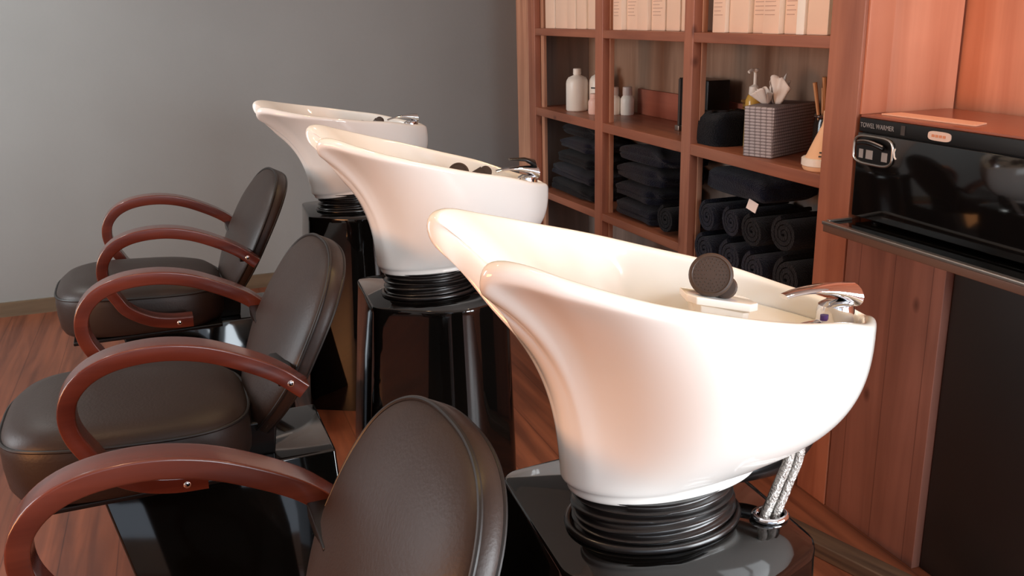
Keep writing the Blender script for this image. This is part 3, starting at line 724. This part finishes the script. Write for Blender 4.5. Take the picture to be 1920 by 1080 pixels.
    sp = [(fx - 0.012, 0, fz - 0.002), (fx - 0.05, 0, fz - 0.004), (fx - 0.062, 0, fz - 0.016)]
    obj('spout', T(MB().tube(spline(sp, 6), 0.009, 14)), M['chrome'], fc)
    obj('marker_dot', T(MB().lathe([(0.001, fz + 0.010), (0.005, fz + 0.010), (0.005, fz + 0.017), (0.001, fz + 0.017)], fx - 0.026, -0.012, 12)), M['blue_dot'], fc)['label'] = 'purple marker dot'
    # ledge across the back of the bowl
    n = len(BIN[0]); ring = []
    for j in list(range(int(n * 0.86), n)) + list(range(0, int(n * 0.14) + 1)):
        p = BIN[2][j]; ring.append(Vector((p.x * 0.995, p.y * 0.985, 0)))
    top = [Vector((p.x, p.y, 0.946 - 0.24 * (p.x - 0.2))) for p in ring]
    bot = [p - Vector((0, 0, 0.03)) for p in top]
    obj('deck', T(MB().loft([[tuple(p) for p in bot], [tuple(p) for p in top]])), M['ceramic'], bowl, smooth=30)['label'] = 'ceramic ledge carrying the tap'
    # hand shower in its hexagonal holder
    hx, hz = (0.084, 1.000) if idx == 0 else (0.148, 0.977)
    hp = [(-0.048, -0.008), (-0.040, -0.020), (0.030, -0.030), (0.048, -0.018), (0.048, 0.014), (0.030, 0.030), (-0.040, 0.026)]
    hb = MB().loft([[(hx + x * w_, y * w_, hz + dz_ - 0.22 * x) for x, y in hp] for dz_, w_ in ((-0.085, 0.6), (-0.012, 0.8), (-0.010, 1.0), (0.000, 1.0))])
    hs = obj('holder', T(hb), M['ceramic'], t, bevel=0.0015); hs['label'] = 'ceramic hexagonal shower holder'
    hd = obj('hand_shower', T(shower_mesh(hx, hz, ho)), [M['head'], M['dark_print']], t, smooth=35); hd['label'] = 'dark brown hand shower'
    col = MB().lathe([(0.013, 0.0), (0.0145, 0.003), (0.0145, 0.007), (0.013, 0.010)], 0, 0, 20)
    col.v = [(p[0] + hx + 0.002, p[1], p[2] + hz + 0.002) for p in col.v]
    obj('collar', T(col), M['steel'], hd)['label'] = 'metal collar'
    # hoses and grommet
    gx, gy = 0.144, -0.055
    gr = [(gx + 0.022 * math.cos(2 * PI * j / 32), gy + 0.018 * math.sin(2 * PI * j / 32), 0.706) for j in range(32)]
    obj('grommet', D(MB().tube(gr, 0.004, 10, True)), M['chrome'], t)['label'] = 'chrome ring in the pedestal top'
    for k in range(2):
        o_ = (k - 0.5) * 0.0165
        path = spline([(gx + o_ - 0.002, gy, 0.680), (gx + o_, gy, 0.705), (gx + 0.020 + o_, gy + 0.008, 0.738), (gx + 0.046 + o_ * 0.9, gy + 0.020, 0.784), (gx + 0.056 + o_ * 0.8, gy + 0.05, 0.835)], 8)
        obj('supply_hose', D(MB().tube(path, 0.0068, 12)), M['steel'], t)['label'] = 'braided steel hose'
    path = spline([(gx + 0.078, gy + 0.06, 0.855), (gx + 0.080, gy + 0.045, 0.800), (gx + 0.055, gy + 0.055, 0.752), (gx + 0.00, gy + 0.07, 0.735), (gx - 0.06, gy + 0.075, 0.740)], 8)
    obj('drain_hose', D(MB().tube(path, 0.015, 14)), M['rubber'], t)['label'] = 'black drain hose'
    return t

make_basin(0, (0.532, 0.964), -0.003, 'white wash basin in the foreground with a raised shower head, nearest of three', 0.018, (-0.014, -0.006, 0.030))
make_basin(1, (0.541, 2.145), -0.004, 'white wash basin on a black pedestal, middle one of the row of three', 0.002, (-0.062, -0.004, 0.012))
make_basin(2, (0.543, 3.242), -0.112, 'white wash basin nearest the grey wall, smallest in view', 0.003, (-0.058, 0.010, -0.004))

# ------------------------------------------------------------------ salon chairs
def make_chair():
    t = thing('salon_chair', '', 'chair', (0, 0, 0), 'salon chairs in front of the basins')
    # plinth: glossy black box, sides leaning in towards the top
    p = MB()
    p.loft([[(-0.10, -0.275, 0), (0.30, -0.275, 0), (0.30, 0.275, 0), (-0.10, 0.275, 0)], [(-0.20, -0.145, 0.395), (0.295, -0.145, 0.395), (0.295, 0.145, 0.395), (-0.20, 0.145, 0.395)], [(-0.215, -0.14, 0.415), (0.295, -0.14, 0.415), (0.295, 0.14, 0.415), (-0.215, 0.14, 0.415)]])
    obj('plinth', p, M['gloss'], t, bevel=0.006)['label'] = 'glossy black plinth'
    # seat
    rings = []; n = 72
    cx, hx, hy = -0.130, 0.255, 0.222
    prof = [(0.90, 0.427), (0.955, 0.432), (0.985, 0.448), (1.0, 0.485), (1.0, 0.525), (0.985, 0.545), (0.95, 0.560), (0.88, 0.573), (0.75, 0.583), (0.5, 0.591), (0.2, 0.594)]
    def seat_ring(q, z, dz=0.0):
        r = []
        for j in range(n):
            a = 2 * PI * j / n; ca, sa = math.cos(a), math.sin(a); e = 0.62
            x = hx * q * abs(ca) ** e * (1 if ca > 0 else -1); y = hy * q * abs(sa) ** e * (1 if sa > 0 else -1)
            drop = 0.014 * (-x / hx) - 0.02 * max(0, (-x / hx - 0.55)) ** 2 * 3
            r.append((cx + x, y, z + (drop if z > 0.48 else drop * 0.3) + dz))
        return r
    st = obj('seat', MB().loft([seat_ring(q, z) for q, z in prof]), M['leather'], t, smooth=70)
    obj('piping', MB().tube(seat_ring(0.988, 0.547), 0.004, 8, True), M['welt'], st)
    obj('seat_plate', MB().box(-0.34, 0.10, -0.20, 0.20, 0.4155, 0.4165 + 0.01), M['black_pl'], t, bevel=0.003)
    # backrest: cushion with boxing, reclined
    ang = 0.478; L = 0.481
    dv = Vector((math.sin(ang), 0, math.cos(ang))); dn = Vector((-math.cos(ang), 0, math.sin(ang)))   # up, front normal
    base = Vector((0.118, 0, 0.440))
    def half_w(v):
        v = min(max(v, 0.0), 1.0)
        if v > 0.465: return 0.229 * max(0.0, 1 - ((v - 0.465) / 0.535) ** 2.958) ** 0.411
        return 0.229 - 0.15 * ((0.465 - v) / 0.465) ** 1.6
    ol = []
    K = 40
    for k in range(K + 1):
        v = 1 - (1 - k / K) ** 2.2; ol.append((half_w(v), v * L))
    right_ = ol; left_ = [(-w, h) for w, h in ol[::-1][1:]]
    out2 = right_ + left_
    out2 = [Vector((a, b)) for a, b in out2]
    cen = Vector((0, L * 0.46))
    def layer(q, depth, dq=0.0, curve=0.0):
        r = []
        for w_, h_ in out2:
            pt = cen + (Vector((w_, h_)) - cen) * q
            bow = 0.009 * (pt.x / 0.22) ** 2
            dd = depth if depth > 0 else depth * (1 - 0.6 * (1 - (max(pt.y, 0) / L) ** 2.3))
            r.append(tuple(Matrix.Rotation(0.05, 3, 'Z') @ (base + Vector((0.008, 0, 0)) + dv * pt.y + Vector((0, pt.x, 0)) + dn * (dd + bow))))
        return r
    lay = [layer(0.05, 0.058), layer(0.35, 0.056), layer(0.6, 0.050), layer(0.8, 0.040), layer(0.92, 0.029), layer(0.975, 0.020), layer(1.0, 0.010), layer(1.0, 0.0), layer(1.0, -0.012), layer(0.98, -0.019), layer(0.94, -0.022), layer(0.6, -0.024), layer(0.05, -0.024)]
    bk = obj('backrest', MB().loft(lay), M['leather'], t, smooth=75)
    obj('piping', MB().tube(layer(0.988, 0.0185), 0.0038, 8, True), M['welt'], bk)
    obj('piping', MB().tube(layer(0.985, -0.018), 0.0038, 8, True), M['welt'], bk)
    obj('back_bracket', MB().loft([[(0.045, -0.10, 0.414), (0.165, -0.10, 0.414), (0.165, 0.10, 0.414), (0.045, 0.10, 0.414)], [(0.115, -0.11, 0.50), (0.175, -0.11, 0.50), (0.175, 0.11, 0.50), (0.115, 0.11, 0.50)]]), M['black_pl'], t, bevel=0.006)
    # arms: one curved band each
    prof_pts = [(.215, .638), (.165, .682), (.10, .719), (.03, .748), (-.045, .762), (-.12, .760), (-.185, .741), (-.232, .706), (-.250, .668), (-.246, .627), (-.220, .586), (-.175, .553), (-.125, .536), (-.055, .530)]
    prof_pts = [(.215, .638), (.165, .682), (.10, .719), (.03, .748), (-.045, .762), (-.12, .758), (-.175, .738), (-.210, .704), (-.223, .664), (-.218, .620), (-.194, .572), (-.170, .535), (-.115, .500), (-.055, .484), (.01, .480)]
    path = resample(spline([(x, 0, z) for x, z in prof_pts], 10), 70)
    for sy in (-1, 1):
        rings = []
        for i, q in enumerate(path):
            tn = (path[min(i + 1, 69)] - path[max(i - 1, 0)]).normalized(); nr = Vector((-tn.z, 0, tn.x))
            hw, ht = 0.0285, 0.0165
            sec = []
            for a in range(20):
                aa = 2 * PI * a / 20 + PI / 20; c_, s_ = math.cos(aa), math.sin(aa)
                sec.append((abs(c_) ** 0.14 * (1 if c_ > 0 else -1) * hw, abs(s_) ** 0.14 * (1 if s_ > 0 else -1) * ht))
            rings.append([tuple(q + Vector((0, sy * 0.283 + a_, 0)) + nr * b_) for a_, b_ in sec])
        arm = obj('armrest', MB().loft(rings), M['mahogany'], t, smooth=50); arm['label'] = 'curved red mahogany armrest'
        for bx_, bz_ in ((0.190, 0.660), (-0.03, 0.4815)):
            b = MB().lathe([(0.001, 0), (0.0075, 0), (0.0075, 0.002), (0.005, 0.004), (0.001, 0.0045)], 0, 0, 18)
            b.v = [(bx_ + p[0], sy * 0.283 + sy * (0.0262 + p[2]), bz_ + p[1]) for p in b.v]
            obj('bolt', b, M['chrome'], arm)['label'] = 'small silver bolt'
        # hidden metal brackets from arm to back and seat
        obj('arm_bracket', MB().box(0.17, 0.205, min(sy * 0.12, sy * 0.258), max(sy * 0.12, sy * 0.258), 0.636, 0.662), M['black_pl'], t, bevel=0.003)
        obj('arm_bracket', MB().box(-0.07, 0.0, min(sy * 0.20, sy * 0.258), max(sy * 0.20, sy * 0.258), 0.462, 0.482), M['black_pl'], t, bevel=0.003)
    return t
def copy_tree(o, parent=None):
    c = o.copy(); COL.objects.link(c)
    if parent: c.parent = parent
    for ch in list(o.children): copy_tree(ch, c)
    return c
proto = make_chair()
for i, (yc, lab) in enumerate(((1.02, 'black salon chair in the foreground, nearest of three, cut off by bottom edge'), (2.08, 'black salon chair with both curved wooden arms in view, middle of the three'), (3.16, 'black salon chair nearest the grey wall, farthest of the three'))):
    c = proto if i == 0 else copy_tree(proto)
    c.location = (-0.048, yc, 0); c.rotation_euler = (0, 0, 0.03); c['label'] = lab

# ------------------------------------------------------------------ light
def area(name, loc, target, sx, sy, energy, color):
    l = bpy.data.lights.new(name, 'AREA'); l.shape = 'RECTANGLE'; l.size = sx; l.size_y = sy; l.energy = energy; l.color = color
    o = bpy.data.objects.new(name, l); COL.objects.link(o); o.location = loc
    o.rotation_euler = (Vector(target) - Vector(loc)).to_track_quat('-Z', 'Y').to_euler(); return o
area('shop_window_daylight', (1.1, YF - 0.2, 1.8), (0.7, 1.2, 0.85), 1.3, 0.9, 45, (0.84, 0.93, 1.0))
area('right_window_daylight', (XR + 0.2, -0.7, 0.95), (0.5, 1.0, 0.92), 1.4, 1.1, 125, (0.90, 0.96, 1.0))
area('side_window_daylight', (XL - 0.2, 3.2, 1.55), (-0.6, 4.85, 1.3), 1.9, 1.3, 75, (0.94, 0.98, 1.0))
area('warm_bounce_fill', (-2.0, 0.95, 0.95), (0.4, 0.97, 0.9), 0.8, 0.6, 36, (1.0, 0.40, 0.13))  # added fill for orange bounce off the floor, no lamp stands here
for x, y, e, ang, c_ in ((0.66, 1.0, 40, 44, (1.0, 0.68, 0.24)), (0.64, 2.15, 30, 44, (1.0, 0.68, 0.24)), (0.62, 3.2, 13, 48, (1.0, 0.66, 0.25)), (1.25, 1.7, 20, 95, (1.0, 0.72, 0.45)), (1.25, 2.9, 14, 95, (1.0, 0.72, 0.45)), (-0.35, 1.5, 26, 75, (1.0, 0.68, 0.4)), (-1.2, 3.9, 55, 120, (0.97, 1.0, 0.97))):
    l = bpy.data.lights.new('warm_downlight', 'SPOT'); l.energy = e; l.color = c_; l.spot_size = math.radians(ang); l.spot_blend = 0.7; l.shadow_soft_size = 0.06
    o = bpy.data.objects.new('warm_downlight', l); COL.objects.link(o); o.location = (x, y, ZC - 0.08)
wd = bpy.data.worlds.new('sky'); S.world = wd; wd.use_nodes = True
wd.node_tree.nodes['Background'].inputs['Color'].default_value = (0.75, 0.85, 1.0, 1); wd.node_tree.nodes['Background'].inputs['Strength'].default_value = 1.3
S.view_settings.view_transform = 'Standard'
S.view_settings.look = 'None'
S.view_settings.exposure = 0.0
